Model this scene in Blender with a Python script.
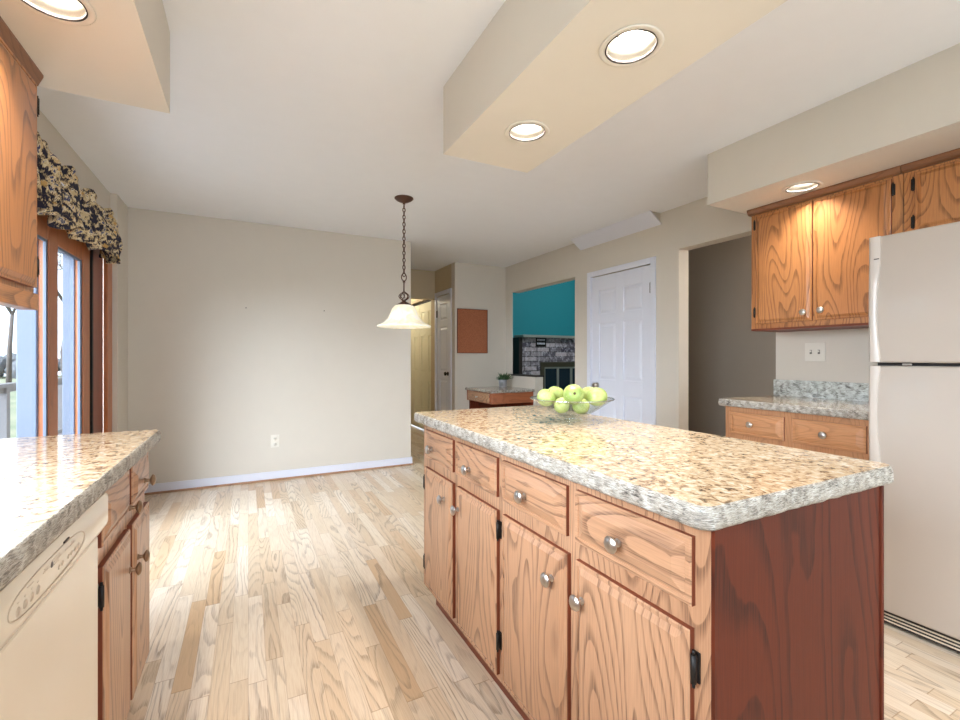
import bpy, bmesh, math, random
from mathutils import Vector, Matrix, noise
random.seed(7)
PI = math.pi
S = bpy.context.scene
for o in list(bpy.data.objects): bpy.data.objects.remove(o)
C = S.collection

# ------------------------------------------------------------------ camera
cd = bpy.data.cameras.new('camera'); cam = bpy.data.objects.new('camera', cd); C.objects.link(cam)
cam.location = (0, 0, 1.171); cam.rotation_euler = (PI/2, 0, -math.radians(27.19))
cd.sensor_width = 36; cd.lens = 36*451/960; cd.shift_y = -2.4/960
cd.clip_start = .02; S.camera = cam

# ------------------------------------------------------------------ world, sun, patio portal, added fill lights, exposure
w = bpy.data.worlds.new('sky'); S.world = w; w.use_nodes = True
bg = w.node_tree.nodes['Background']; bg.inputs[0].default_value = (.72, .86, 1.0, 1); bg.inputs[1].default_value = 2.3
sl = bpy.data.lights.new('overcast_sun', 'SUN'); sl.energy = 16; sl.angle = math.radians(70); sl.color = (.77, .88, 1)
so = bpy.data.objects.new('overcast_sun', sl); C.objects.link(so)
so.rotation_euler = Vector((.76, .52, -.40)).to_track_quat('-Z', 'Y').to_euler()
def area(name, loc, d, sx, sy, e, col, portal=False, shape='RECTANGLE', spread=None):
    l = bpy.data.lights.new(name, 'AREA'); l.shape = shape; l.size = sx; l.size_y = sy; l.energy = e; l.color = col
    if spread: l.spread = spread
    if portal: l.cycles.is_portal = True
    o = bpy.data.objects.new(name, l); C.objects.link(o); o.location = loc
    o.rotation_euler = Vector(d).to_track_quat('-Z', 'Y').to_euler(); return o
area('patio_portal', (-1.09, 3.3, 1.0), (1, 0, 0), 1.9, 2.0, 1, (1, 1, 1), True)
area('sink_side_fill', (-.93, .35, 1.55), (1, .15, -.25), 1.5, .85, 11, (.80, .90, 1))  # added fill light at the unseen sink window
area('rear_fill', (1.2, -2.92, 1.45), (0, 1, .6), 3.2, 1.7, 42, (.76, .88, 1))  # added fill light behind the camera, tilted up to brighten the ceiling
WARM = (1, .93, .84)
S.view_settings.view_transform = 'Standard'; S.view_settings.look = 'None'
S.view_settings.exposure = 0.45; S.view_settings.gamma = 1; S.view_settings.use_curve_mapping = False

# ------------------------------------------------------------------ node helpers
def srgb(r, g, b):
    f = lambda c: c/12.92 if c <= .04045 else ((c+.055)/1.055)**2.4
    return (f(r/255), f(g/255), f(b/255), 1)
class NT:
    def __init__(s, name):
        s.m = bpy.data.materials.new(name); s.m.use_nodes = True; s.t = s.m.node_tree
        s.p = s.t.nodes['Principled BSDF']; s.out = s.t.nodes['Material Output']
    def n(s, typ, **kw):
        nd = s.t.nodes.new(typ)
        for k, v in kw.items():
            if k.startswith('i_'): nd.inputs[k[2:].replace('_', ' ')].default_value = v
            else: setattr(nd, k, v)
        return nd
    def l(s, a, b): s.t.links.new(a, b)
    def math(s, op, a, b=None, clamp=False):
        nd = s.n('ShaderNodeMath', operation=op); nd.use_clamp = clamp
        for i, v in enumerate((a, b)):
            if v is None: continue
            if hasattr(v, 'type'): s.l(v, nd.inputs[i])
            else: nd.inputs[i].default_value = v
        return nd.outputs[0]
    def vmath(s, op, a, b):
        nd = s.n('ShaderNodeVectorMath', operation=op)
        for i, v in enumerate((a, b)):
            if hasattr(v, 'type'): s.l(v, nd.inputs[i])
            else: nd.inputs[i].default_value = v
        return nd.outputs[0]
    def ramp(s, fac, stops, interp='LINEAR'):
        nd = s.n('ShaderNodeValToRGB'); r = nd.color_ramp; r.interpolation = interp
        while len(r.elements) < len(stops): r.elements.new(.5)
        for e, (p, c) in zip(r.elements, stops):
            e.position = p; e.color = c if not isinstance(c, (int, float)) else (c, c, c, 1)
        s.l(fac, nd.inputs[0]); return nd.outputs[0]
    def mix(s, a, b, fac, typ='MIX'):
        nd = s.n('ShaderNodeMix', data_type='RGBA', blend_type=typ)
        for sock, v in ((nd.inputs[0], fac), (nd.inputs[6], a), (nd.inputs[7], b)):
            if hasattr(v, 'type'): s.l(v, sock)
            else: sock.default_value = v
        return nd.outputs[2]
    def noise(s, vec, scale, detail=2, dist=0, rough=.5):
        nd = s.n('ShaderNodeTexNoise'); nd.inputs['Scale'].default_value = scale; nd.inputs['Detail'].default_value = detail
        nd.inputs['Distortion'].default_value = dist; nd.inputs['Roughness'].default_value = rough
        s.l(vec, nd.inputs['Vector']); return nd.outputs[0]
    def bump(s, h, strength, dist=.002):
        nd = s.n('ShaderNodeBump'); nd.inputs['Strength'].default_value = strength; nd.inputs['Distance'].default_value = dist
        s.l(h, nd.inputs['Height']); s.l(nd.outputs[0], s.p.inputs['Normal'])
    def coord(s, rnd=True):
        v = s.n('ShaderNodeTexCoord').outputs['Object']
        if rnd:
            r = s.n('ShaderNodeObjectInfo').outputs['Random']
            cmb = s.n('ShaderNodeCombineXYZ')
            for i, k in enumerate((13.7, 29.3, 41.9)): s.l(s.math('MULTIPLY', r, k), cmb.inputs[i])
            v = s.vmath('ADD', v, cmb.outputs[0])
        return v
def plain(name, col, rough=.5, metal=0, coat=0, bump=None, emit=None, spec=.5):
    t = NT(name); t.p.inputs['Base Color'].default_value = col; t.p.inputs['Roughness'].default_value = rough
    t.p.inputs['Metallic'].default_value = metal; t.p.inputs['Coat Weight'].default_value = coat
    t.p.inputs['Specular IOR Level'].default_value = spec
    v = t.coord()
    nz = t.noise(v, 9, 3)
    t.l(t.mix(col, (col[0]*.965, col[1]*.965, col[2]*.965, 1), nz), t.p.inputs['Base Color'])
    if bump: t.bump(t.noise(v, bump[0], 3), bump[1], bump[2])
    if emit: t.p.inputs['Emission Color'].default_value = emit[0]; t.p.inputs['Emission Strength'].default_value = emit[1]
    return t.m
def wood(name, light, mid, dark, axis='z', rough=.38, bands=25, across=4.6, along=.8, coat=.25, fig=.8, depth=0):
    t = NT(name); v = t.coord()
    sc = [across]*3; fine = [420]*3; k = 'xyz'.index(axis); sc[k] = along; fine[k] = 11
    if k != depth: sc[depth] *= .35; fine[depth] = 40
    a = t.vmath('MULTIPLY', v, sc); n1 = t.noise(a, 1, 1.2, .2)
    wob = t.noise(t.vmath('MULTIPLY', v, [c*5 if i != k else 9 for i, c in enumerate(sc)]), 1, 2)
    n2 = t.math('ADD', t.math('MULTIPLY', n1, bands), t.math('MULTIPLY', wob, .45))
    fr = t.math('FRACT', n2)
    ring = t.ramp(fr, [(0, .03), (.62, .08), (.84, .85), (.93, 1), (.97, .9), (1, .03)])
    pores = t.ramp(t.noise(t.vmath('MULTIPLY', v, fine), 1, 2), [(.36, 1), (.58, 0)])
    tone = t.noise(t.vmath('MULTIPLY', v, [c*.5 for c in sc]), 1, 2)
    base = t.mix(light, mid, t.ramp(tone, [(.3, 0), (.7, 1)]))
    f = t.math('MULTIPLY', ring, t.math('ADD', t.math('MULTIPLY', pores, .45), .50))
    col = t.mix(base, dark, t.math('MULTIPLY', f, fig))
    col = t.mix(col, dark, t.math('MULTIPLY', pores, .16))
    t.l(col, t.p.inputs['Base Color']); t.p.inputs['Roughness'].default_value = rough
    t.p.inputs['Coat Weight'].default_value = coat; t.p.inputs['Coat Roughness'].default_value = .25
    t.bump(pores, -.25, .0008); return t.m
OL, OM, OD = srgb(196, 152, 118), srgb(180, 134, 100), srgb(78, 46, 32)
M = {}
M['oak_v'] = wood('oak_vertical', OL, OM, OD, 'z'); M['oak_h'] = wood('oak_horizontal', OL, OM, OD, 'y')
M['oak_x'] = wood('oak_crosswise', OL, OM, OD, 'x')
U1, U2, U3 = srgb(204, 142, 88), srgb(184, 120, 68), srgb(78, 42, 22)
M['up_v'] = wood('warm_lit_oak_vertical', U1, U2, U3, 'z', bands=30); M['up_h'] = wood('warm_lit_oak_horizontal', U1, U2, U3, 'y')  # oak again, with warm light put into its orange tone
M['trimwood'] = wood('dark_crown_oak', srgb(142, 94, 60), srgb(126, 80, 50), srgb(80, 44, 26), 'y', fig=.5)
M['smooth_v'] = wood('plain_oak_vertical', srgb(198, 144, 102), srgb(184, 128, 86), srgb(110, 66, 40), 'z', fig=.4)
M['smooth_h'] = wood('plain_oak_horizontal', srgb(206, 150, 106), srgb(190, 134, 90), srgb(120, 74, 46), 'y', fig=.4)
M['veneer'] = wood('shaded_oak_veneer', srgb(104, 42, 18), srgb(88, 34, 14), srgb(38, 14, 6), 'z', bands=20, across=3.0, along=.5, rough=.6, coat=0, fig=.75, depth=1)  # island end oak, its shade put into the dark red colour
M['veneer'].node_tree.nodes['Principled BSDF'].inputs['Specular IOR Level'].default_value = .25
M['deskwood'] = wood('desk_oak', srgb(184, 112, 72), srgb(168, 98, 62), srgb(104, 54, 34), 'x', fig=.5)
M['lip'] = plain('shaded_door_lip', srgb(120, 58, 34), .5)  # dark edge colour; shade on door and drawer edges put into it
M['doorwood'] = wood('stained_patio_wood', srgb(190, 116, 68), srgb(170, 98, 54), srgb(120, 62, 32), 'z', bands=7, fig=.5)
M['doorwood_dark'] = wood('dark_stained_jamb', srgb(132, 62, 36), srgb(118, 52, 30), srgb(80, 34, 20), 'z', bands=7, fig=.4)
M['wall'] = plain('beige_wall_paint', srgb(212, 204, 191), .75, bump=(220, .08, .001))
M['ceil'] = plain('ceiling_paint', srgb(240, 241, 243), .85, bump=(160, .08, .001))
M['sofbot'] = plain('soffit_paint', srgb(226, 219, 206), .8)
M['white'] = plain('white_enamel', srgb(222, 224, 234), .4)
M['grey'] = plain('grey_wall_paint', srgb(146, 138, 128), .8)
M['teal'] = plain('teal_wall_paint', srgb(30, 142, 152), .7)
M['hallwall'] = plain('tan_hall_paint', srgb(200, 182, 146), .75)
M['shadewall'] = plain('shaded_wall_paint', srgb(198, 180, 150), .75)  # wall paint with the hall's warm shade put into its colour
M['halldoor'] = plain('cream_door_paint', srgb(232, 228, 205), .45)
M['cream'] = plain('appliance_almond', srgb(188, 176, 164), .38, coat=.3, bump=(260, .10, .0008))
M['cream_s'] = plain('dishwasher_almond', srgb(228, 214, 192), .22, coat=.5)
M['nickel'] = plain('brushed_nickel', srgb(200, 196, 192), .28, 1)
M['brass'] = plain('aged_brass', srgb(176, 150, 124), .3, 1)
M['bronze'] = plain('oil_rubbed_bronze', srgb(96, 66, 52), .5, .5)
M['black'] = plain('black_metal', srgb(30, 26, 24), .5, .3)
M['dark'] = plain('dark_plastic', srgb(46, 38, 34), .6)
M['btn'] = plain('grey_printing', srgb(196, 178, 156), .5)
M['plate'] = plain('ivory_plastic', srgb(224, 218, 206), .4)
M['slot'] = plain('outlet_slot', srgb(92, 88, 84), .6)
M['canin'] = plain('reflector_baffle', srgb(190, 184, 172), .5)
M['apple'] = None
M['stem'] = plain('apple_stem', srgb(86, 66, 34), .7)
M['pot'] = plain('grey_ceramic', srgb(150, 152, 156), .35)
M['leaf'] = plain('houseplant_leaf', srgb(62, 92, 54), .5)
M['soil'] = plain('potting_soil', srgb(48, 36, 28), .9)
M['mantel'] = plain('mantel_paint', srgb(150, 158, 150), .5)
M['iron'] = plain('brass_black_firescreen', srgb(96, 92, 74), .4, .5)
M['sooty'] = plain('firebox_glass', srgb(38, 52, 62), .12)
M['upvc'] = plain('white_cladding', srgb(98, 108, 126), .5)
M['rail'] = plain('weathered_railing', srgb(96, 94, 96), .8)
M['deck'] = plain('bounce_deck', srgb(196, 196, 196), .8)  # deck colour raised to bounce sunlight up to the ceiling
M['trunk'] = plain('tree_bark', srgb(74, 66, 62), .9)
M['brush'] = plain('far_brush', srgb(84, 86, 90), .9)
M['print'] = None

def mk_granite(name, cols, sc=1.0, edge=False):
    t = NT(name); v = t.coord(False)
    v2 = t.vmath('ADD', v, t.vmath('MULTIPLY', t.n('ShaderNodeTexNoise', i_Scale=22*sc).outputs[1], (.05, .05, .05)))
    big = t.noise(v, 6*sc, 3); a = t.noise(v2, 55*sc, 6, .4, .65); b = t.noise(v2, 120*sc, 4, .2, .6)
    c0 = t.ramp(a, [(.34, cols[0]), (.41, cols[1]), (.47, cols[2]), (.54, cols[3]), (.62, cols[4])])
    c1 = t.mix(c0, cols[3], t.math('MULTIPLY', t.ramp(big, [(.35, 0), (.65, 1)]), .35))
    sp = t.ramp(b, [(.26, 1), (.345, 0)]) if not edge else t.ramp(b, [(.34, 1), (.43, 0)])
    col = t.mix(c1, cols[0], t.math('MULTIPLY', sp, .92))
    vor = t.n('ShaderNodeTexVoronoi', i_Scale=34*sc); t.l(v2, vor.inputs['Vector'])
    sp2 = t.ramp(vor.outputs['Distance'], [(.10, 1), (.2, 0)])
    col = t.mix(col, cols[5], t.math('MULTIPLY', sp2, .65))
    t.l(col, t.p.inputs['Base Color']); t.p.inputs['Roughness'].default_value = .5 if edge else .09
    if edge: t.bump(t.noise(v, 70, 4), .9, .006)
    else: t.p.inputs['Coat Weight'].default_value = .2
    return t.m
M['granite'] = mk_granite('polished_granite', [srgb(50, 38, 34), srgb(150, 116, 88), srgb(206, 176, 140), srgb(224, 202, 170), srgb(236, 226, 208), srgb(128, 90, 60)])
M['granite_e'] = mk_granite('chiselled_granite_edge', [srgb(26, 26, 30), srgb(98, 88, 78), srgb(158, 148, 136), srgb(184, 178, 166), srgb(214, 212, 206), srgb(62, 54, 50)], 1.0, True)  # chiselled edge; cool window light put into its greyer palette
M['granite_b'] = mk_granite('polished_granite_backsplash', [srgb(50, 48, 50), srgb(128, 124, 116), srgb(176, 176, 168), srgb(204, 208, 202), srgb(228, 230, 226), srgb(110, 96, 80)], .8)

def mk_floor():
    t = NT('oak_strip_floor'); v = t.n('ShaderNodeTexCoord').outputs['Object']
    sx = t.n('ShaderNodeSeparateXYZ'); t.l(v, sx.inputs[0]); X, Y = sx.outputs[0], sx.outputs[1]
    W, L = .060, .66
    row = t.math('FLOOR', t.math('DIVIDE', X, W)); fx = t.math('FRACT', t.math('DIVIDE', X, W))
    wn = t.n('ShaderNodeTexWhiteNoise', noise_dimensions='1D'); t.l(row, wn.inputs['W'])
    yy = t.math('ADD', t.math('DIVIDE', Y, L), t.math('MULTIPLY', wn.outputs[0], 7.3))
    colm = t.math('FLOOR', yy); fy = t.math('FRACT', yy)
    cb = t.n('ShaderNodeCombineXYZ'); t.l(row, cb.inputs[0]); t.l(colm, cb.inputs[1])
    w2 = t.n('ShaderNodeTexWhiteNoise', noise_dimensions='3D'); t.l(cb.outputs[0], w2.inputs['Vector'])
    rid = w2.outputs[0]; w3 = t.n('ShaderNodeTexWhiteNoise', noise_dimensions='3D'); t.l(t.vmath('ADD', cb.outputs[0], (.5, 3.3, 8.1)), w3.inputs['Vector']); wn2 = w3.outputs[0]
    off = t.vmath('MULTIPLY', w2.outputs[1], (31, 17, 9)); p = t.vmath('ADD', v, off)
    n1 = t.noise(t.vmath('MULTIPLY', p, (6.5, .9, 1)), 1, 1.2, .25)
    wob = t.noise(t.vmath('MULTIPLY', p, (30, 8, 1)), 1, 2)
    fr = t.math('FRACT', t.math('ADD', t.math('MULTIPLY', n1, 17), t.math('MULTIPLY', wob, .6)))
    ring = t.ramp(fr, [(0, .0), (.55, .08), (.86, 1), (.94, .9), (1, .0)])
    pores = t.ramp(t.noise(t.vmath('MULTIPLY', p, (420, 11, 1)), 1, 2), [(.38, 1), (.58, 0)])
    base = t.ramp(rid, [(0, srgb(214, 190, 160)), (.25, srgb(232, 216, 194)), (.5, srgb(220, 196, 166)), (.7, srgb(238, 224, 206)), (.88, srgb(226, 206, 182)), (.95, srgb(216, 186, 152)), (1, srgb(210, 176, 138))])
    g = t.math('MULTIPLY', t.math('MULTIPLY', ring, t.math('ADD', t.math('MULTIPLY', pores, .5), .35)), t.math('ADD', t.math('MULTIPLY', wn2, .9), .12))
    col = t.mix(base, srgb(120, 96, 78), t.math('MULTIPLY', g, .95))
    col = t.mix(col, srgb(186, 148, 108), t.math('MULTIPLY', pores, .22))
    e1 = t.ramp(t.math('MINIMUM', fx, t.math('SUBTRACT', 1, fx)), [(0, 1), (.016, 0)])
    e2 = t.ramp(t.math('MINIMUM', fy, t.math('SUBTRACT', 1, fy)), [(0, 1), (.0018, 0)])
    gap = t.math('MAXIMUM', e1, e2)
    col = t.mix(col, srgb(150, 108, 70), t.math('MULTIPLY', gap, .7))
    t.l(col, t.p.inputs['Base Color']); t.p.inputs['Roughness'].default_value = .33
    t.p.inputs['Coat Weight'].default_value = .2; t.p.inputs['Coat Roughness'].default_value = .2
    t.bump(gap, -.3, .001); return t.m
M['floor'] = mk_floor()
def mk_glass(name, tint=(1, 1, 1, 1), ior=1.45, base=.0):
    t = NT(name); t.t.nodes.remove(t.p)
    tr = t.n('ShaderNodeBsdfTransparent'); tr.inputs[0].default_value = tint
    gl = t.n('ShaderNodeBsdfGlossy'); gl.inputs['Roughness'].default_value = .02
    lw = t.n('ShaderNodeLayerWeight'); lw.inputs[0].default_value = .5; f0 = ((ior-1)/(ior+1))**2
    fr = t.math('ADD', t.math('MULTIPLY', t.math('POWER', lw.outputs['Facing'], 5), (1-f0)*.5), f0+base)
    mx = t.n('ShaderNodeMixShader'); t.l(fr, mx.inputs[0]); t.l(tr.outputs[0], mx.inputs[1]); t.l(gl.outputs[0], mx.inputs[2])
    t.l(mx.outputs[0], t.out.inputs[0]); return t.m
M['pane'] = mk_glass('window_glass', ior=1.2)
M['bowl'] = mk_glass('clear_bowl_glass', (.93, .96, .95, 1), 1.45, .06)
def mk_emit(name, col, s):
    t = NT(name); t.p.inputs['Base Color'].default_value = col; t.p.inputs['Emission Color'].default_value = col
    t.p.inputs['Emission Strength'].default_value = s; return t.m
M['bulb'] = mk_emit('lamp_lens', (1, .96, .9, 1), 7)
def mk_shade():
    t = NT('frosted_lamp_glass'); col = srgb(250, 246, 228)
    n = t.noise(t.coord(), 12, 4, 1.2); c = t.mix(col, srgb(238, 230, 200), t.ramp(n, [(.4, 0), (.65, 1)]))
    t.l(c, t.p.inputs['Base Color']); t.p.inputs['Roughness'].default_value = .25
    t.l(c, t.p.inputs['Emission Color']); t.p.inputs['Emission Strength'].default_value = .32
    return t.m
M['shade'] = mk_shade()
def mk_apple():
    t = NT('green_apple_skin'); v = t.coord(); n = t.noise(v, 18, 3)
    c = t.ramp(n, [(.3, srgb(138, 162, 84)), (.55, srgb(176, 192, 116)), (.75, srgb(206, 212, 156))])
    sp = t.n('ShaderNodeTexVoronoi', i_Scale=240); t.l(v, sp.inputs['Vector'])
    c = t.mix(c, srgb(236, 238, 190), t.ramp(sp.outputs['Distance'], [(.12, .7), (.2, 0)]))
    t.l(c, t.p.inputs['Base Color']); t.p.inputs['Roughness'].default_value = .25; t.p.inputs['Subsurface Weight'].default_value = .1
    t.p.inputs['Subsurface Radius'].default_value = (.01, .01, .005); return t.m
M['apple'] = mk_apple()
def mk_print():
    t = NT('floral_print_cotton'); v = t.coord(False)
    v2 = t.vmath('ADD', v, t.vmath('MULTIPLY', t.n('ShaderNodeTexNoise', i_Scale=25).outputs[1], (.03, .03, .03)))
    n = t.noise(v2, 24, 2, .8); a = t.n('ShaderNodeTexVoronoi', i_Scale=30); t.l(v2, a.inputs['Vector'])
    c = t.ramp(n, [(.40, srgb(36, 34, 52)), (.46, srgb(116, 98, 78)), (.50, srgb(206, 184, 142)), (.58, srgb(226, 212, 180)), (.64, srgb(70, 72, 106))], 'CONSTANT')
    c = t.mix(c, srgb(26, 26, 40), t.ramp(a.outputs['Distance'], [(.16, 1), (.22, 0)]))
    b = t.n('ShaderNodeTexVoronoi', i_Scale=13); t.l(v2, b.inputs['Vector'])
    c = t.mix(c, srgb(198, 158, 92), t.ramp(b.outputs['Distance'], [(.17, .9), (.22, 0)]))
    t.l(c, t.p.inputs['Base Color']); t.p.inputs['Roughness'].default_value = .85; return t.m
M['print'] = mk_print()
def mk_cork():
    t = NT('cork'); v = t.coord(); n = t.noise(v, 180, 4, 0, .7)
    t.l(t.ramp(n, [(.35, srgb(134, 78, 50)), (.55, srgb(176, 108, 74)), (.7, srgb(190, 124, 90))]), t.p.inputs['Base Color'])
    t.p.inputs['Roughness'].default_value = .9; return t.m
M['cork'] = mk_cork()
def mk_brick():
    t = NT('grey_painted_brick'); v = t.n('ShaderNodeTexCoord').outputs['Object']
    r = t.n('ShaderNodeVectorRotate', rotation_type='X_AXIS'); r.inputs['Angle'].default_value = -PI/2
    t.l(v, r.inputs['Vector'])
    b = t.n('ShaderNodeTexBrick', i_Scale=1.0); t.l(r.outputs[0], b.inputs['Vector'])
    b.inputs['Brick Width'].default_value = .27; b.inputs['Row Height'].default_value = .085; b.inputs['Mortar Size'].default_value = .008
    b.inputs['Color1'].default_value = srgb(74, 70, 86); b.inputs['Color2'].default_value = srgb(206, 196, 200); b.inputs['Mortar'].default_value = srgb(84, 80, 84)
    n = t.noise(v, 14, 4, 0, .7)
    c = t.mix(b.outputs[0], srgb(232, 230, 240), t.ramp(n, [(.50, 0), (.62, .55)]))
    c = t.mix(c, srgb(60, 48, 50), t.ramp(n, [(.36, .4), (.44, 0)]))
    t.l(c, t.p.inputs['Base Color']); t.p.inputs['Roughness'].default_value = .6
    t.bump(t.math('ADD', t.math('MULTIPLY', b.outputs[1], -1), n), .6, .01); return t.m
M['brick'] = mk_brick()
def mk_ground():
    t = NT('winter_lawn'); n = t.noise(t.coord(False), .6, 5)
    t.l(t.ramp(n, [(.35, srgb(92, 100, 74)), (.6, srgb(118, 118, 94))]), t.p.inputs['Base Color']); t.p.inputs['Roughness'].default_value = .95; return t.m
M['lawn'] = mk_ground()

# ------------------------------------------------------------------ mesh helpers
def tag(o, label=None, cat=None, group=None, kind=None):
    for k, v in (('label', label), ('category', cat), ('group', group), ('kind', kind)):
        if v: o[k] = v
    return o
def obj(name, bm, mats, parent=None, smooth=False, loc=None):
    me = bpy.data.meshes.new(name)
    bmesh.ops.recalc_face_normals(bm, faces=bm.faces)
    if smooth:
        for f in bm.faces: f.smooth = True
    bm.to_mesh(me); bm.free()
    o = bpy.data.objects.new(name, me); C.objects.link(o)
    for m in (mats if isinstance(mats, (list, tuple)) else [mats]): me.materials.append(M[m] if isinstance(m, str) else m)
    if smooth:
        try: me.set_sharp_from_angle(angle=math.radians(40))
        except Exception: pass
    if parent: o.parent = parent
    if loc: o.location = loc
    return o
def empty(name, loc, label, cat, group=None):
    o = bpy.data.objects.new(name, None); C.objects.link(o); o.location = loc; o.empty_display_size = .1
    return tag(o, label, cat, group)
def box(bm, x0, x1, y0, y1, z0, z1, bev=0, mi=0, seg=2):
    t = bmesh.new()
    vs = [t.verts.new((x, y, z)) for x in (x0, x1) for y in (y0, y1) for z in (z0, z1)]
    for q in ((0, 1, 3, 2), (4, 6, 7, 5), (0, 4, 5, 1), (2, 3, 7, 6), (0, 2, 6, 4), (1, 5, 7, 3)): t.faces.new([vs[i] for i in q])
    bmesh.ops.recalc_face_normals(t, faces=t.faces)
    if bev: bmesh.ops.bevel(t, geom=list(t.edges), offset=bev, segments=seg, affect='EDGES', profile=.5)
    join(bm, t, mi)
def join(bm, t, mi=0, mat=None):
    mp = {}
    for v in t.verts: mp[v] = bm.verts.new(mat @ v.co if mat else v.co)
    for f in t.faces:
        try: g = bm.faces.new([mp[v] for v in f.verts]); g.material_index = mi if mi is not None else f.material_index; g.smooth = f.smooth
        except ValueError: pass
    t.free()
def lathe(bm, prof, seg=32, origin=(0, 0, 0), axis='z', mi=0, sign=1):
    o = Vector(origin); rings = []
    def pt(r, h, a):
        if axis == 'z': return o+Vector((r*math.cos(a), r*math.sin(a), h*sign))
        if axis == 'x': return o+Vector((h*sign, r*math.cos(a), r*math.sin(a)))
        return o+Vector((r*math.cos(a), h*sign, r*math.sin(a)))
    for r, h in prof:
        rings.append([bm.verts.new(pt(0, h, 0))] if r < 1e-6 else [bm.verts.new(pt(r, h, 2*PI*k/seg)) for k in range(seg)])
    for A, B in zip(rings, rings[1:]):
        for k in range(seg):
            k2 = (k+1) % seg
            f = [A[k % len(A)], A[k2 % len(A)], B[k2 % len(B)], B[k % len(B)]]
            f = list(dict.fromkeys(f))
            if len(f) > 2:
                g = bm.faces.new(f); g.material_index = mi; g.smooth = True
def tube(bm, pts, r, seg=8, closed=False, mi=0):
    pts = [Vector(p) for p in pts]; n = len(pts); rings = []
    rr = r if isinstance(r, (list, tuple)) else [r]*n
    up = None
    for i, p in enumerate(pts):
        a = pts[(i-1) % n] if (closed or i > 0) else p; b = pts[(i+1) % n] if (closed or i < n-1) else p
        d = (b-a).normalized()
        if up is None: up = d.orthogonal().normalized()
        up = (up - d*up.dot(d)); up = up.normalized() if up.length > 1e-6 else d.orthogonal().normalized()
        s = d.cross(up)
        rings.append([bm.verts.new(p+(up*math.cos(2*PI*k/seg)+s*math.sin(2*PI*k/seg))*rr[i]) for k in range(seg)])
    rng = range(n) if closed else range(n-1)
    for i in rng:
        A, B = rings[i], rings[(i+1) % n]
        for k in range(seg):
            g = bm.faces.new([A[k], A[(k+1) % seg], B[(k+1) % seg], B[k]]); g.smooth = True; g.material_index = mi
    if not closed:
        bm.faces.new(rings[0]).material_index = mi; bm.faces.new(rings[-1][::-1]).material_index = mi
def prism(bm, poly, y0, y1, mi=0, mi_end=None):   # polygon in xz extruded along y
    a = [bm.verts.new((x, y0, z)) for x, z in poly]; b = [bm.verts.new((x, y1, z)) for x, z in poly]; n = len(poly)
    for i in range(n): bm.faces.new([a[i], a[(i+1) % n], b[(i+1) % n], b[i]]).material_index = mi
    e = mi if mi_end is None else mi_end
    bm.faces.new(a).material_index = e; bm.faces.new(b[::-1]).material_index = e
def carve(o, cutters):
    """subtract bmesh cutters from object o (mesh is baked, cutters removed)"""
    for cbm in cutters:
        co = obj('cutter', cbm, [m for m in o.data.materials])
        md = o.modifiers.new('b', 'BOOLEAN'); md.operation = 'DIFFERENCE'; md.solver = 'EXACT'; md.object = co
        bpy.context.view_layer.update()
        ev = o.evaluated_get(bpy.context.evaluated_depsgraph_get())
        me = bpy.data.meshes.new_from_object(ev); o.modifiers.remove(md); o.data = me; bpy.data.objects.remove(co)
def B(*a, **k):
    bm = bmesh.new(); box(bm, *a, **k); return bm
def struct(name, bm, mats): return tag(obj(name, bm, mats), kind='structure')

# ------------------------------------------------------------------ setting
H = 2.44
struct('floor', B(-1.07, 8.2, -3.1, 9.2, -.12, 0), 'floor')
struct('ceiling', B(-1.07, 3.30, -3.1, 9.2, H, H+.12), 'ceil')
bm = bmesh.new()                                      # left wall: openings for the added sink window and the patio door
box(bm, -1.07, -.95, -3.1, -.42, 0, H); box(bm, -1.07, -.95, -.42, 1.12, 0, 1.1); box(bm, -1.07, -.95, -.42, 1.12, 2.0, H)
box(bm, -1.07, -.95, 1.12, 2.26, 0, H); box(bm, -1.07, -.95, 2.26, 4.33, 2.0, H); box(bm, -1.07, -.95, 4.33, 4.86, 0, H)
box(bm, -.95, -.905, 4.40, 4.74, 0, H)
struct('wall_left', bm, 'wall')
bm = bmesh.new(); box(bm, -.95, 1.585, 4.74, 4.86, 0, H, bev=.004, seg=1); struct('wall_back', bm, 'wall')
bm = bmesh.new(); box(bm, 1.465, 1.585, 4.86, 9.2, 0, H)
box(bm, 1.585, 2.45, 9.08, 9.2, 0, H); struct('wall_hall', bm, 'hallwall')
bm = bmesh.new(); box(bm, 1.585, 2.44, 6.2, 6.32, 2.03, H); struct('wall_header', bm, 'shadewall')
bm = bmesh.new(); box(bm, 2.44, 3.235, 5.48, 5.6, 0, H, bev=.003, seg=1); struct('wall_desk', bm, 'wall')
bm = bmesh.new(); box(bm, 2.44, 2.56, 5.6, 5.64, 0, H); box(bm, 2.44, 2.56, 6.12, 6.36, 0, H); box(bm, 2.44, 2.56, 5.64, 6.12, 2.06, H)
box(bm, 2.44, 2.56, 6.36, 9.2, 2.07, H); box(bm, 2.44, 2.56, 7.75, 9.2, 0, 2.07); struct('wall_closet', bm, 'shadewall')
bm = bmesh.new(); XR = 3.22                          # right wall
box(bm, XR, 3.34, -3.1, 1.825, 0, H); box(bm, XR, 3.34, 1.825, 2.61, 2.085, H)
box(bm, XR, 3.34, 2.61, 2.895, 0, H); box(bm, XR, 3.34, 2.895, 3.70, 2.02, H); box(bm, XR, 3.34, 3.70, 3.965, 0, H)
box(bm, XR, 3.34, 3.965, 5.31, 2.065, H); box(bm, XR, 3.235, 5.31, 5.48, 0, H)
struct('wall_right', bm, 'wall')
bm = bmesh.new(); box(bm, -1.07, -.4, -3.1, -2.98, 0, H); box(bm, 2.8, 3.34, -3.1, -2.98, 0, H)
box(bm, -.4, 2.8, -3.1, -2.98, 0, .5); box(bm, -.4, 2.8, -3.1, -2.98, 2.3, H); struct('wall_front', bm, 'wall')
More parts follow.
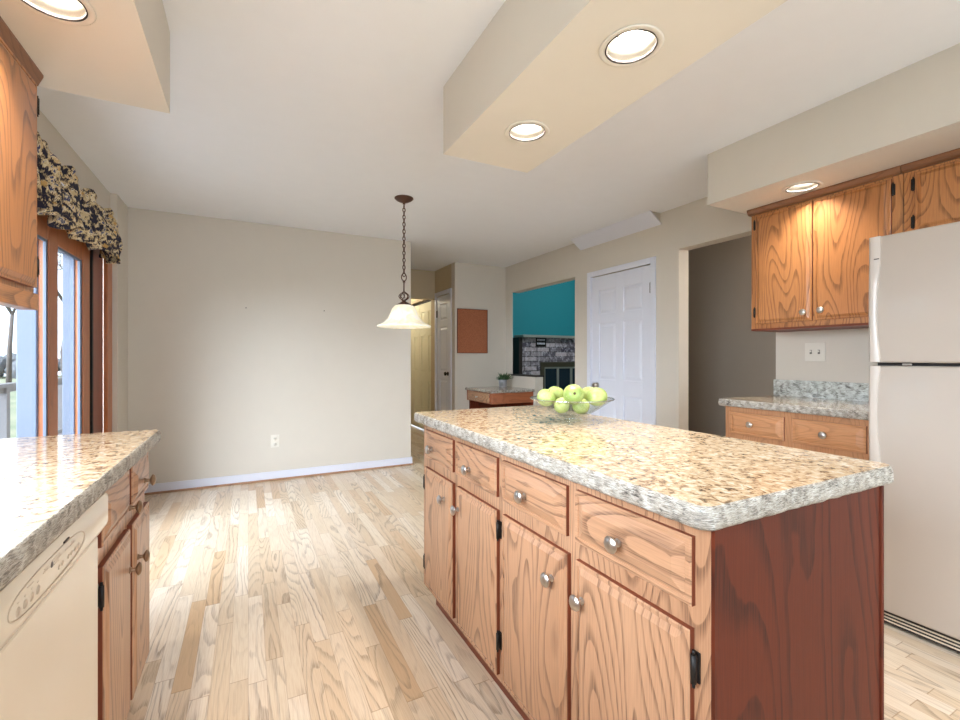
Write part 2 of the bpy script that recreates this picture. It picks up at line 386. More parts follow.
bm = bmesh.new(); box(bm, XR, 3.34, 4.745, 5.31, 0, .925); hw = struct('wall_half', bm, 'wall')
bm = bmesh.new(); box(bm, XR-.012, 3.352, 4.735, 5.31, .925, .945, bev=.003); struct('trim_1', bm, 'dark')
# room seen through the right-hand opening, and the living room
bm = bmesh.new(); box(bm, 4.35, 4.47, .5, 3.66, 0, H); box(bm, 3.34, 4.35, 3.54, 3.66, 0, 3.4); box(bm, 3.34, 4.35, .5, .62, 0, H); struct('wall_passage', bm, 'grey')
struct('ceiling_passage', B(3.30, 4.47, .5, 3.6, H, H+.12), 'ceil')
bm = bmesh.new(); box(bm, 3.34, 8.2, 7.0, 7.12, 0, 3.5); box(bm, 8.08, 8.2, 3.6, 7.0, 0, 3.5); box(bm, 3.12, 3.235, 5.6, 7.0, 0, 3.5); box(bm, 4.35, 8.1, 3.54, 3.66, 0, 3.5)
box(bm, 3.30, 3.34, 3.6, 5.6, 2.56, 3.5); struct('wall_living', bm, 'teal')
struct('ceiling_living', B(3.3, 8.2, 3.54, 7.12, 3.4, 3.5), 'ceil')
area('living_room_fill', (5.2, 5.2, 3.3), (0, .45, -1), 1.6, 1.2, 32, (.95, .97, 1))  # unseen area light added to brighten the teal room
pl = bpy.data.lights.new('hall_lamp', 'POINT'); pl.energy = 13; pl.color = (1, .93, .74); pl.shadow_soft_size = .12
po = bpy.data.objects.new('hall_lamp', pl); C.objects.link(po); po.location = (1.9, 7.3, 2.25)
pl = bpy.data.lights.new('passage_fill', 'POINT'); pl.energy = 26; pl.color = (1, .9, .8); pl.shadow_soft_size = .15  # unseen point light added to brighten the passage walls
po = bpy.data.objects.new('passage_fill', pl); C.objects.link(po); po.location = (3.85, 1.2, 2.2)

# soffits with recessed light holes
ZS = 2.124
lights = [(1.041, 1.016, 'recessed ceiling downlight glowing in the middle soffit, the one nearer the camera'),
          (1.045, 1.601, 'recessed ceiling downlight in the middle soffit, the smaller and farther one'),
          (2.751, 1.419, 'recessed downlight in the right soffit, glowing above the oak wall cabinets'),
          (-.468, 1.585, 'recessed downlight in the left soffit, cut by the top edge of the picture')]
def soffit(name, x0, x1, y0, y1, ls):
    bm = bmesh.new(); box(bm, x0, x1, y0, y1, ZS, H, mi=0)
    for f in bm.faces:
        if f.calc_center_median().z < ZS+.01: f.material_index = 1
    o = struct(name, bm, ['wall', 'sofbot'])
    for (x, y, _) in ls:
        c = bmesh.new(); lathe(c, [(0, -.05), (.078, -.05), (.078, .11), (0, .11)], 40, (x, y, ZS)); carve(o, [c])
    return o
soffit('soffit_1', .813, 1.28, -1.2, 1.958, lights[:2])
soffit('soffit_2', 2.553, XR, -3.0, 1.857, lights[2:3])
soffit('soffit_3', -.95, -.272, -3.0, 2.12, lights[3:])
for i, (x, y, lab) in enumerate(lights):
    r = empty('recessed_light', (x, y, ZS), lab, 'ceiling light', 'recessed ceiling lights')
    bm = bmesh.new(); lathe(bm, [(.074, .003), (.093, -.001), (.095, -.004), (.090, -.006), (.078, -.005), (.074, -.001), (.074, .003)], 40); obj('trim_ring', bm, 'sofbot', r)
    bm = bmesh.new(); lathe(bm, [(.0765, -.004), (.0765, .012), (.070, .012), (.064, .05), (.060, .065), (.063, .065), (.0775, .014), (.0775, -.004), (.0765, -.004)], 40); obj('baffle', bm, 'canin', r)
    bm = bmesh.new(); lathe(bm, [(.0735, .0012), (.0765, -.0058), (.0735, -.0058), (.0715, .001), (.0735, .0012)], 40); obj('shadow_gap', bm, 'dark', r)
    bm = bmesh.new(); lathe(bm, [(0, .064), (.035, .065), (.056, .068), (.058, .075), (0, .075)], 32); obj('lens', bm, 'bulb', r)
    a = area('downlight', (x, y, ZS+.060), (0, 0, -1), 1.0*.08, .08, 4.5 if i != 2 else 3.2, WARM, shape='DISK', spread=math.radians(115)); a.visible_camera = True
# ceiling wedge over the door
bm = bmesh.new(); prism(bm, [(XR, H), (3.095, H), (3.107, H-.005), (XR, 2.352)], 2.80, 3.86, 0, 1); prism(bm, [(3.08, H), (3.095, H), (XR, 2.352), (XR, 2.338)], 2.79, 3.87, 0, 0)
struct('trim_2', bm, ['white', 'wall'])
# baseboards
bm = bmesh.new(); box(bm, -.905, 1.590, 4.725, 4.74, .0, .085, bev=.004); box(bm, 1.585, 1.597, 4.725, 4.86, 0, .085, bev=.003); struct('baseboard_back', bm, 'white')
bm = bmesh.new(); box(bm, -.905, 1.600, 4.708, 4.725, 0, .018, bev=.006); struct('trim_3', bm, 'oak_x')
bm = bmesh.new(); box(bm, 3.205, XR, 2.61, 2.84, 0, .085, bev=.004); box(bm, 3.205, XR, 3.755, 3.965, 0, .085, bev=.004); struct('baseboard_right', bm, 'white')

# ------------------------------------------------------------------ panelled doors
def panel_slab(bm, u0, u1, v0, v1, T, th, cols, rows, st=.105, ms=.10):
    """stile-and-rail slab; T maps (u,v,n)->xyz; rows=[(v0,v1),...] panel heights; recessed raised panels"""
    def bx(a, b, c, d, n0, n1, bev=.003):
        t = bmesh.new(); box(t, a, b, c, d, n0, n1, bev=bev, seg=1)
        for v in t.verts: v.co = T(*v.co)
        join(bm, t, 0)
    wcol = ((u1-u0)-2*st-(cols-1)*ms)/cols
    xs = [u0+st+i*(wcol+ms) for i in range(cols)]
    bx(u0, u0+st, v0, v1, 0, th); bx(u1-st, u1, v0, v1, 0, th)
    for i in range(cols-1): bx(xs[i]+wcol, xs[i]+wcol+ms, v0, v1, 0, th)
    edges = [v0]+[e for r in rows for e in r]+[v1]
    for a, b in zip(edges[::2], edges[1::2]):
        for x in xs: bx(x-.002, x+wcol+.002, a, b, 0, th)
    for a, b in rows:
        for x in xs:
            bx(x-.002, x+wcol+.002, a-.002, b+.002, 0, th-.012, 0)
            t = bmesh.new(); m1, m2 = .012, .035
            q = [[(x+m, a+m), (x+wcol-m, a+m), (x+wcol-m, b-m), (x+m, b-m)] for m in (m1, m2)]
            A = [t.verts.new(T(p[0], p[1], th-.012)) for p in q[0]]; Bq = [t.verts.new(T(p[0], p[1], th-.003)) for p in q[1]]
            for k in range(4): t.faces.new([A[k], A[(k+1) % 4], Bq[(k+1) % 4], Bq[k]])
            t.faces.new(Bq); join(bm, t, 0)
ROWS6 = [(.24, .80), (.95, 1.52), (1.62, 1.86)]
def TX(xf, s): return lambda u, v, n: (xf+s*n, u, v)          # surface facing s*X
def casing(bm, xf, s, y0, y1, zt, w=.06, th=.016):
    for a in ((y0-w, y0, 0, zt+w), (y1, y1+w, 0, zt+w), (y0, y1, zt, zt+w)):
        box(bm, *sorted((xf, xf+s*th)), *a, bev=.004)
def knob_lathe(bm, o, s, r=.028, l=.055):
    lathe(bm, [(0, 0), (r*1.0, 0), (r*1.0, .006), (r*.4, .008), (r*.38, l*.45), (r*.9, l*.6), (r*1.02, l*.8), (r*.7, l), (0, l*1.02)], 20, o, 'x', 0, s)
# door_1 closet door in right wall
d1 = tag(empty('door_1', (XR, 3.30, 0), 'white six-panel closet door with casing on the right wall', 'door'), kind='structure')
bm = bmesh.new(); panel_slab(bm, 2.905-3.30, 3.690-3.30, .01, 2.01, TX(.04, -1), .035, 2, ROWS6); obj('door_slab', bm, 'white', d1)
bm = bmesh.new(); casing(bm, 0, -1, 2.90-3.30, 3.695-3.30, 2.015, w=.055)
box(bm, .0, .11, 2.8955-3.3, 2.903-3.3, 0, 2.015); box(bm, 0, .11, 3.692-3.3, 3.6995-3.3, 0, 2.015); obj('door_casing', bm, 'white', d1)
bm = bmesh.new(); knob_lathe(bm, (.005, 3.61-3.3, .885), -1); obj('door_knob', bm, 'nickel', d1, True)
for z in (1.80, .25):
    bm = bmesh.new(); box(bm, -.003, .006, 2.903-3.3, 2.918-3.3, z-.045, z+.045, bev=.001); tube(bm, [(-.006, 2.903-3.3, z-.05), (-.006, 2.903-3.3, z+.05)], .006); obj('hinge', bm, 'black', d1)
# linen closet door on hall side wall
d2 = tag(empty('door_2', (2.44, 5.88, 0), 'narrow white panelled closet door beside the cork board wall', 'door'), kind='structure')
bm = bmesh.new(); panel_slab(bm, -.235, .235, .01, 2.045, TX(.035, -1), .035, 1, [(.24, .86), (.98, 1.60), (1.70, 1.93)], .1); obj('door_slab', bm, 'white', d2)
bm = bmesh.new(); casing(bm, 0, -1, -.238, .238, 2.05, w=.06); obj('door_casing', bm, 'white', d2)
bm = bmesh.new(); knob_lathe(bm, (0, -.17, .95), -1); obj('door_knob', bm, 'black', d2, True)
for z in (1.80, .25):
    bm = bmesh.new(); box(bm, -.012, .004, .22, .238, z-.05, z+.05, bev=.002); obj('hinge', bm, 'black', d2)
# bifold doors in lit hall
for i, (a, b) in enumerate(((6.38, 7.02), (7.04, 7.70))):
    d = tag(empty('door_%d' % (3+i), (2.50, (a+b)/2, 0), ['cream bifold closet door nearer in the yellow lit hall', 'cream bifold closet door farther down the yellow lit hall'][i], 'door'), kind='structure')
    hwid = (b-a)/2
    for j, (u0, u1) in enumerate(((-hwid, -.002), (.002, hwid))):
        bm = bmesh.new(); panel_slab(bm, u0, u1, .02, 2.04, TX(.03, -1), .03, 1, [(.24, .80), (.95, 1.52), (1.62, 1.90)], .07); obj('door_leaf', bm, 'halldoor', d)
    bm = bmesh.new(); box(bm, -.02, .03, -hwid-.01, hwid+.01, 2.045, 2.068); obj('door_track', bm, 'dark', d)

# ------------------------------------------------------------------ patio door (left wall) : fixed and sliding panels
XW = -.95
pd = tag(empty('door_5', (XW, 3.30, 0), 'wood-framed sliding glass patio door under the floral valance', 'door'), kind='structure')
Y0 = 3.30
def pbox(name, mat, *bxs, bev=.004):
    bm = bmesh.new()
    for b in bxs: box(bm, b[0], b[1], b[2]-Y0, b[3]-Y0, b[4], b[5], bev=bev)
    return obj(name, bm, mat, pd)
GT = 1.80
# wood interior stiles and rails of both panels
pbox('stile', 'doorwood', (-.045, .0, 3.205, 3.335, .02, 1.99))
pbox('stile', 'doorwood', (-.04, .0, 3.765, 3.905, .02, 1.99))
pbox('stile', 'doorwood', (-.04, .0, 2.30, 2.40, .02, 1.99))
pbox('top_rail', 'doorwood', (-.04, -.001, 2.40, 3.205, GT, 1.99), (-.04, -.001, 3.335, 3.765, GT, 1.99))
pbox('bottom_rail', 'doorwood', (-.04, -.001, 2.40, 3.205, .02, .22), (-.04, -.001, 3.335, 3.765, .02, .22))
pbox('jamb', 'doorwood_dark', (-.05, -.012, 4.01, 4.27, 0, 1.99), (-.07, -.03, 3.91, 4.01, 0, 1.99))
pbox('weatherstrip', 'black', (-.03, -.008, 3.908, 3.925, 0, 1.99), (-.02, -.006, 3.985, 4.01, 0, 1.99), bev=.001)
pbox('door_casing', 'doorwood', (-.01, .016, 4.265, 4.395, 0, 2.06), (-.01, .016, 2.16, 2.265, 0, 2.06), (-.01, .014, 2.265, 4.265, 1.985, 2.06))
pbox('outer_frame', 'upvc', (-.125, -.046, 3.190, 3.335, .02, 1.99), (-.10, -.042, 3.755, 3.905, .02, 1.99), (-.12, -.042, 2.262, 2.36, .02, 1.99), (-.115, -.042, 2.36, 3.76, GT+.03, 1.99), (-.115, -.042, 2.36, 3.76, .02, .19))
pbox('glazing_bead', 'upvc', (-.02, -.006, 3.188, 3.207, .22, GT), (-.02, -.006, 3.735, 3.766, .22, GT), (-.02, -.006, 2.40, 3.19, GT-.012, GT+.003), (-.02, -.006, 3.335, 3.74, GT-.012, GT+.003), bev=.002)
pbox('pane', 'pane', (-.034, -.030, 2.39, 3.195, .2, GT+.01), bev=0)
pbox('pane', 'pane', (-.034, -.030, 3.33, 3.77, .2, GT+.01), bev=0)
# unseen sink window added beside the camera for fill light
w1 = tag(empty('added_window_1', (XW, .35, 1.1), 'unseen window added over the sink beside the camera for fill light', 'window'), kind='structure')
bm = bmesh.new()
for b in ((-.03, .012, -.80, -.74, -.04, .94), (-.03, .012, .74, .80, -.04, .94), (-.03, .012, -.74, .74, .88, .94), (-.03, .03, -.82, .82, -.05, 0), (-.06, -.02, -.02, .02, 0, .9)): box(bm, *b, bev=.003)
obj('window_frame', bm, 'doorwood', w1)
w2 = tag(empty('added_window_2', (1.2, -2.98, .5), 'wide unseen window added behind the camera for fill light', 'window'), kind='structure')  # unseen window, added to go with the rear fill light
bm = bmesh.new()
for b in ((-1.66, -1.58, 0, .02, -.05, 1.86), (1.58, 1.66, 0, .02, -.05, 1.86), (-1.6, 1.6, 0, .02, 1.79, 1.86), (-1.7, 1.7, 0, .04, -.06, 0), (-.02, .02, -.08, -.04, 0, 1.8)): box(bm, *b, bev=.003)
obj('window_frame', bm, 'white', w2)

# ------------------------------------------------------------------ valance
def valance():
    bm = bmesh.new(); ya, yb, NU, NV = 2.42, 4.235, 330, 26; g = []
    for i in range(NU+1):
        u = i/NU; y = ya+(yb-ya)*u; row = []
        ph = y*2*PI/.20 + 1.0*math.sin(y*9)
        sc = abs(math.sin(PI*(4.27-y)/.40+.25))
        top = 2.15+.085*sc+.008*math.sin(ph*1.5); bot = 1.895-.035*abs(math.sin(PI*(4.33-y)/.27))+.008*math.sin(ph)
        for j in range(NV+1):
            v = j/NV; z = top+(bot-top)*v
            amp = .022+.024*v if v > .18 else .024-.05*abs(v-.09)
            x = .058+.022*v+amp*math.sin(ph+.9*math.sin(v*5+y*3))+.009*math.sin(ph*2.3+v*6)
            if v < .2: x += .012*(1-abs(v-.1)/.1)
            dy = .012*math.sin(ph*.7+v*7)
            row.append(bm.verts.new((x, y-3.4+dy, z-1.9)))
        g.append(row)
    for a, b in zip(g, g[1:]):
        for j in range(NV): bm.faces.new([a[j], b[j], b[j+1], a[j+1]])
    o = obj('fabric', bm, 'print', vr, True)
    md = o.modifiers.new('s', 'SOLIDIFY'); md.thickness = .003
vr = empty('window_valance', (XW, 3.4, 1.9), 'gathered dark floral print valance hanging above the patio door', 'valance')
valance()
bm = bmesh.new(); tube(bm, [(.0, -.97, .21), (.05, -.97, .21), (.05, .86, .21), (.0, .86, .21)], .008); obj('curtain_rod', bm, 'white', vr)

# ------------------------------------------------------------------ cabinet fronts
def front_bm(w_, h_, s, margin=.012, bev=.024, t0=.013, t1=.020):
    """slab front centred at y=0, z=0..h, back at x=0, facing s*X, with raised bevelled field. mat 0 face, 1 edge lip"""
    bm = bmesh.new()
    L = [(0, 0), (0, t0-.003), (.003, t0), (margin, t0), (margin+.0015, t0-.003), (margin+bev, t1-.001), (margin+bev+.002, t1)]
    rings = []
    for m, x in L:
        rings.append([bm.verts.new((s*x, y, z)) for y, z in ((-w_/2+m, m), (w_/2-m, m), (w_/2-m, h_-m), (-w_/2+m, h_-m))])
    for i, (A, Bq) in enumerate(zip(rings, rings[1:])):
        for k in range(4):
            f = bm.faces.new([A[k], A[(k+1) % 4], Bq[(k+1) % 4], Bq[k]]); f.material_index = 1 if i == 0 else 0
    bm.faces.new(rings[-1]); bm.faces.new(rings[0][::-1]).material_index = 1
    return bm
def knob_bm(s, r=.0185):
    bm = bmesh.new(); lathe(bm, [(0, 0), (.009, 0), (.009, .003), (.0055, .005), (.005, .014), (r*.75, .018), (r, .0215), (r, .024), (r*.8, .028), (r*.35, .0305), (0, .031)], 20, (0, 0, 0), 'x', 0, s); return bm
def hinge_bm(s):
    bm = bmesh.new(); box(bm, *sorted((0, s*.004)), -.006, .012, -.028, .028, bev=.001)
    tube(bm, [(s*.012, 0, -.026), (s*.012, 0, .026)], .0055); tube(bm, [(s*.012, 0, -.034), (s*.012, 0, -.026)], .003); tube(bm, [(s*.012, 0, .034), (s*.012, 0, .026)], .003)
    box(bm, *sorted((0, s*.014)), -.004, .004, -.022, .022, bev=.001); return bm
def cabinet(name, label, cat, xf, s, xb, y0, y1, z0, z1, drawers, doors, vm='oak_v', hm='oak_h', knobm='nickel', toe=.0, endmat=None, open_bottom=False):
    r = empty(name, ((xf+xb)/2, (y0+y1)/2, z0-toe), label, cat); cx, cy, cz = r.location
    bm = bmesh.new(); a, b = sorted((xf-cx, xb-cx)); box(bm, a, b, y0-cy, y1-cy, z0-cz, z1-cz, bev=.002, seg=1); obj('body', bm, vm, r)
    if toe:
        bm = bmesh.new(); a, b = sorted((xf-s*.06-cx, xb-cx)); box(bm, a, b, y0-cy+.004, y1-cy-.004, 0, toe+.001); obj('toe_kick', bm, 'lip', r)
    for (ya, yb, za, zb, ky, kz) in drawers:
        p = obj('drawer', front_bm(yb-ya, zb-za, s), [hm, 'lip'], r, loc=(xf-cx, (ya+yb)/2-cy, za-cz))
        obj('knob', knob_bm(s), knobm, p, True, (s*.0205, ky-(ya+yb)/2, kz-za))
    for (ya, yb, za, zb, ky, kz, hy, hzs) in doors:
        p = obj('door', front_bm(yb-ya, zb-za, s, .010, .014, .015, .0195), [vm, 'lip'], r, loc=(xf-cx, (ya+yb)/2-cy, za-cz))
        if ky is not None: obj('knob', knob_bm(s), knobm, p, True, (s*.019, ky-(ya+yb)/2, kz-za))
        for hz in hzs:
            obj('hinge', hinge_bm(s), 'black', p, False, (s*.001, hy-(ya+yb)/2, hz-za))
    return r
def slab_top(name, label, x0, x1, y0, y1, z0, z1, rnd, cat='countertop', wavy=True):
    """granite slab: rounded corners (rnd dict corner->radius), eased rock-faced edge"""
    cx, cy = (x0+x1)/2, (y0+y1)/2; pts = []
    for k, (px, py, a0) in enumerate(((x0, y0, PI), (x1, y0, 1.5*PI), (x1, y1, 0), (x0, y1, .5*PI))):
        r = rnd[k]; ox = px+(r if px == x0 else -r); oy = py+(r if py == y0 else -r)
        for j in range(7): a = a0+j*PI/12; pts.append((ox+r*math.cos(a), oy+r*math.sin(a)))
    dense = []
    for a, b in zip(pts, pts[1:]+pts[:1]):
        n = max(1, int(math.hypot(a[0]-b[0], a[1]-b[1])/.012))
        for j in range(n): dense.append((a[0]+(b[0]-a[0])*j/n, a[1]+(b[1]-a[1])*j/n))
    pts = dense; n = len(pts); bm = bmesh.new(); rings = []
    lev = [(z1, .006), (z1-.004, .0015), (z1-.012, 0), (z1-.022, 0), (z1-.032, 0), (z0+.005, .002), (z0, .007)]
    for li, (z, ins) in enumerate(lev):
        ring = []
        for i, (x, y) in enumerate(pts):
            a, b = pts[i-1], pts[(i+1) % n]; nx, ny = b[1]-a[1], -(b[0]-a[0]); L = math.hypot(nx, ny) or 1
            w_ = noise.noise(Vector((x*45, y*45, z*60)))*.0035 if (wavy and 0 < li) else 0
            ring.append(bm.verts.new((x-cx-nx/L*(ins-w_), y-cy-ny/L*(ins-w_), z-z0)))
        rings.append(ring)
    for li, (A, Bq) in enumerate(zip(rings, rings[1:])):
        for i in range(n):
            f = bm.faces.new([A[i], A[(i+1) % n], Bq[(i+1) % n], Bq[i]]); f.material_index = 1; f.smooth = True
    bm.faces.new(rings[0]); bm.faces.new(rings[-1][::-1]).material_index = 1
    o = obj(name, bm, ['granite', 'granite_e'], loc=(cx, cy, z0)); return tag(o, label, cat)

# island
isl = cabinet('kitchen_island', 'large oak island base with four drawers over four doors in the middle of the kitchen', 'kitchen island', .733, -1, 1.336, .524, 2.004, .11, .87,
    [(1.645, 1.955, .714, .842, 1.842, .772), (1.288, 1.612, .714, .842, 1.470, .766), (.925, 1.250, .714, .842, 1.104, .770), (.558, .889, .714, .842, .732, .770)],
    [(1.641, 1.955, .135, .671, 1.71, .592, 1.962, (.235, .60)), (1.284, 1.600, .135, .671, 1.572, .590, 1.276, (.25, .61)),
     (.918, 1.247, .135, .671, .974, .588, 1.0, ()), (.560, .885, .135, .671, .853, .586, .552, (.20, .605))], toe=.11)
cx, cy, cz = isl.location
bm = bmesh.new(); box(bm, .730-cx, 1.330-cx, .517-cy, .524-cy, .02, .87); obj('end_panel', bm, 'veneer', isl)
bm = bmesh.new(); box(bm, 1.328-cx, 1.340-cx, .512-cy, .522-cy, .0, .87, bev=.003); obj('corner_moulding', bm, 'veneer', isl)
slab_top('granite_countertop', 'speckled cream granite island countertop with rough chipped edge and the fruit bowl on it', .690, 1.386, .503, 2.04, .871, .914, (.03, .035, .03, .03))

# left run
left = cabinet('base_cabinet', 'oak base cabinet with two drawers and two doors beyond the dishwasher', 'cabinet', -.325, 1, -.94, 1.305, 1.955, .11, .87,
    [(1.385, 1.660, .712, .842, 1.62, .737), (1.695, 1.945, .712, .842, 1.83, .765)],
    [(1.385, 1.660, .135, .665, 1.625, .555, 1.372, (.22, .60)), (1.695, 1.945, .135, .665, 1.735, .55, 1.95, ())], toe=.11, knobm='brass')
cabinet('base_cabinet', 'oak sink base cabinet nearest the camera, on the near side of the dishwasher', 'cabinet', -.325, 1, -.94, -.6, .675, .11, .87,
    [(-.57, .02, .712, .842, -.27, .775), (.05, .64, .712, .842, .34, .775)], [(-.57, .02, .135, .665, -.02, .6, -.58, (.2, .6)), (.05, .64, .135, .665, .09, .6, .65, (.2, .6))], toe=.11, knobm='brass')
slab_top('granite_countertop', 'speckled granite countertop along the left wall reflecting the patio door', -.948, -.277, -.63, 1.972, .871, .914, (.01, .01, .03, .01))

# dishwasher
dw = empty('dishwasher', (-.62, .99, 0), 'almond dishwasher with oval touch control panel under the left countertop', 'dishwasher')
def L3(x, y, z): return (x+.62, y-.99, z)
bm = bmesh.new(); box(bm, -.32, .30, -.30, .30, .09, .866); obj('body', bm, 'cream_s', dw)
bm = bmesh.new(); box(bm, -.30, .26, -.295, .295, 0, .089); obj('toe_kick', bm, 'dark', dw)
bm = bmesh.new(); box(bm, .30, .322, -.297, .297, .10, .776, bev=.006); obj('door', bm, 'cream_s', dw)
bm = bmesh.new()      # control fascia : protruding, curving back at its lower edge
prism(bm, [(.30, .868), (.335, .868), (.339, .862), (.339, .805), (.336, .795), (.329, .786), (.3245, .778), (.30, .778)], -.297, .297)
f = obj('control_panel', bm, 'cream_s', dw, True)
bm = bmesh.new()
oy, oz, ow, oh = -.025, .829, .155, .0225
tube(bm, [(.3395, oy+ow*math.copysign(abs(math.cos(a))**.7, math.cos(a)), oz+oh*math.copysign(abs(math.sin(a))**.8, math.sin(a))) for a in [2*PI*k/60 for k in range(60)]], .0010, 5, True)
obj('oval_outline', bm, 'btn', f)
for k, by in enumerate((-.150, -.128, -.106, -.084, .0, .016, .045, .062, .079, .096)):
    bm = bmesh.new(); lathe(bm, [(0, .0012), (.0060 if k < 4 else .004, .001), (.0068 if k < 4 else .0045, 0)], 16, (.339, by, .822), 'x'); obj('button', bm, 'btn', f)
for a, b, c in ((-.152, -.148, .8335), (-.130, -.126, .8335), (-.108, -.104, .8335), (-.086, -.082, .8335), (-.12, -.10, .841), (-.065, -.045, .838), (-.06, -.045, .842), (-.03, .005, .843), (-.02, .01, .838), (-.02, .0, .833), (.03, .045, .838), (.055, .075, .837), (.06, .07, .841)):
    bm = bmesh.new(); box(bm, .339, .3396, a, b, c, c+.0013); obj('printed_mark', bm, 'btn', f)
bm = bmesh.new(); lathe(bm, [(0, .001), (.0042, .0008), (.005, 0)], 14, (.339, -.03, .838), 'x'); obj('printed_mark', bm, 'slot', f)
bm = bmesh.new(); box(bm, .3385, .341, .02, .045, .853, .8565, bev=.0008); obj('latch_mark', bm, 'dark', f)

# left wall cabinet
uc = cabinet('wall_cabinet', 'oak wall cabinet hanging over the left countertop at the picture edge', 'cabinet', -.632, 1, -.948, 1.14, 2.005, 1.37, 2.10,
    [], [(1.60, 1.985, 1.40, 2.072, 1.63, 1.46, 1.990, (1.47, 2.0)), (1.16, 1.575, 1.40, 2.072, 1.545, 1.46, 1.15, (1.47, 2.0))], 'up_v', 'up_h', knobm='brass')
cx, cy, cz = uc.location
bm = bmesh.new(); prism(bm, [(-.02, .712), (.162, .712), (.166, .722), (.176, .745), (.176, .752), (-.02, .752)], -.4325, .4525); obj('crown_moulding', bm, 'trimwood', uc)
bm = bmesh.new(); box(bm, .120, .170, -.4325, .434, -.042, .012, bev=.003); obj('light_rail', bm, 'up_h', uc)
bm = bmesh.new(); box(bm, -.145, .118, -.30, .30, -.022, -.001, bev=.003); o = obj('undercabinet_light', bm, 'white', None, loc=tuple(uc.location)); tag(o, 'slim white fixture under the left wall cabinet', 'light fixture')

# right run
cabinet('base_cabinet', 'oak base cabinet with two drawers beside the refrigerator', 'cabinet', 2.665, -1, XR-.008, 1.035, 1.815, .11, .87,
    [(1.463, 1.782, .705, .838, 1.64, .775), (1.085, 1.420, .705, .838, 1.258, .772)],
    [(1.463, 1.782, .135, .665, 1.50, .60, 1.79, (.2, .6)), (1.085, 1.420, .135, .665, 1.38, .60, 1.08, (.2, .6))], 'smooth_v', 'smooth_h', toe=.11)
slab_top('granite_countertop', 'short speckled granite countertop between the grey opening and the refrigerator', 2.628, XR-.004, 1.01, 1.845, .871, .914, (.01, .01, .01, .02))
bm = bmesh.new(); box(bm, -.011, .011, -.41, .41, 0, .108, bev=.002); tag(obj('granite_backsplash', bm, 'granite_b', loc=(XR-.013, 1.418, .914)), 'low strip of grey speckled granite against the wall behind the right countertop', 'backsplash')
# switch plate
sw = empty('switch_plate', (XR, 1.583, 1.207), 'ivory double switch plate on the wall under the right wall cabinets', 'switch plate')
bm = bmesh.new(); box(bm, -.006, 0, -.058, .058, -.058, .058, bev=.002); obj('plate', bm, 'plate', sw)
for dy in (-.023, .023):
    bm = bmesh.new(); box(bm, -.0075, -.005, dy-.006, dy+.006, -.013, .013); obj('switch_slot', bm, 'slot', sw)
    bm = bmesh.new(); box(bm, -.014, -.006, dy-.004, dy+.004, -.002, .010, bev=.001); obj('toggle', bm, 'plate', sw)
# right wall cabinets
u1 = cabinet('wall_cabinet', 'oak two-door wall cabinet with round knobs lit by the right soffit light', 'cabinet', 2.905, -1, XR-.002, 1.037, 1.80, 1.355, 2.105,
    [], [(1.440, 1.765, 1.385, 2.075, 1.475, 1.435, 1.772, (1.46, 2.02)), (1.080, 1.428, 1.385, 2.075, 1.385, 1.440, 1.072, (1.46, 2.02))], 'up_v', 'up_h')
bm = bmesh.new(); prism(bm, [(0, .733), (-.170, .733), (-.182, .742), (-.190, .758), (-.190, .768), (0, .768)], -.3815, .390); obj('crown_moulding', bm, 'trimwood', u1)
bm = bmesh.new(); box(bm, -.158, .155, -.3805, .3805, -.012, .0); obj('bottom_edge', bm, 'lip', u1)
u2 = cabinet('wall_cabinet', 'short oak wall cabinet with swirling grain above the refrigerator', 'cabinet', 2.905, -1, XR-.002, .10, 1.034, 1.765, 2.105,
    [], [(.585, .988, 1.79, 2.075, .63, 1.83, .994, (1.835, 2.02)), (.13, .565, 1.79, 2.075, .52, 1.83, .12, (1.835, 2.02))], 'up_v', 'up_h')
cx, cy, cz = u2.location
bm = bmesh.new(); prism(bm, [(0, .323), (-.170, .323), (-.182, .332), (-.190, .348), (-.190, .358), (0, .358)], -.467, .4665); obj('crown_moulding', bm, 'trimwood', u2)

# refrigerator
fr = empty('refrigerator', (2.83, .595, 0), 'almond top-freezer refrigerator at the right edge', 'refrigerator')
bm = bmesh.new(); box(bm, -.31, .37, -.395, .39, .025, 1.69, bev=.006); obj('body', bm, 'cream', fr)
bm = bmesh.new(); box(bm, -.35, -.312, -.39, .385, .012, .068, bev=.003); g = obj('base_grille', bm, 'dark', fr)
bm = bmesh.new()
for z in (.022, .036, .05): box(bm, -.354, -.349, -.385, .38, z, z+.005)
obj('grille_slat', bm, 'cream_s', g)
bm = bmesh.new(); box(bm, -.385, -.315, -.395, .395, .075, 1.136, bev=.012, seg=3); obj('refrigerator_door', bm, 'cream', fr, True)
bm = bmesh.new(); box(bm, -.385, -.315, -.395, .395, 1.149, 1.70, bev=.012, seg=3); obj('freezer_door', bm, 'cream', fr, True)
bm = bmesh.new(); box(bm, -.33, -.312, -.385, .385, .08, 1.695); obj('gasket', bm, 'dark', fr)
def handle(z0, z1, flip):
    bm = bmesh.new(); n = 28; ya, yb = .352, .392; rows = []
    for i in range(n+1):
        t = i/n; z = z0+(z1-z0)*t; e = t if not flip else 1-t          # e=0 at the seam end
        bow = .004*math.sin(PI*min(1, max(0, e)/.80)) if e < .80 else 0
        x = -.388-.008-bow; xi = -.384-bow*.55
        wv = .011*math.sin(PI*min(1, e/.8)) if e < .8 else 0
        rows.append([bm.verts.new(p) for p in ((xi, ya+wv, z), (x+.003, ya+wv, z), (x, ya+wv+.004, z), (x, yb-.006, z), (x+.006, yb, z), (-.372, yb+.001, z), (-.372, yb-.008, z))])
    for a, b in zip(rows, rows[1:]):
        for k in range(7): f = bm.faces.new([a[k], a[(k+1) % 7], b[(k+1) % 7], b[k]]); f.smooth = True
    bm.faces.new(rows[0]); bm.faces.new(rows[-1][::-1]); return bm
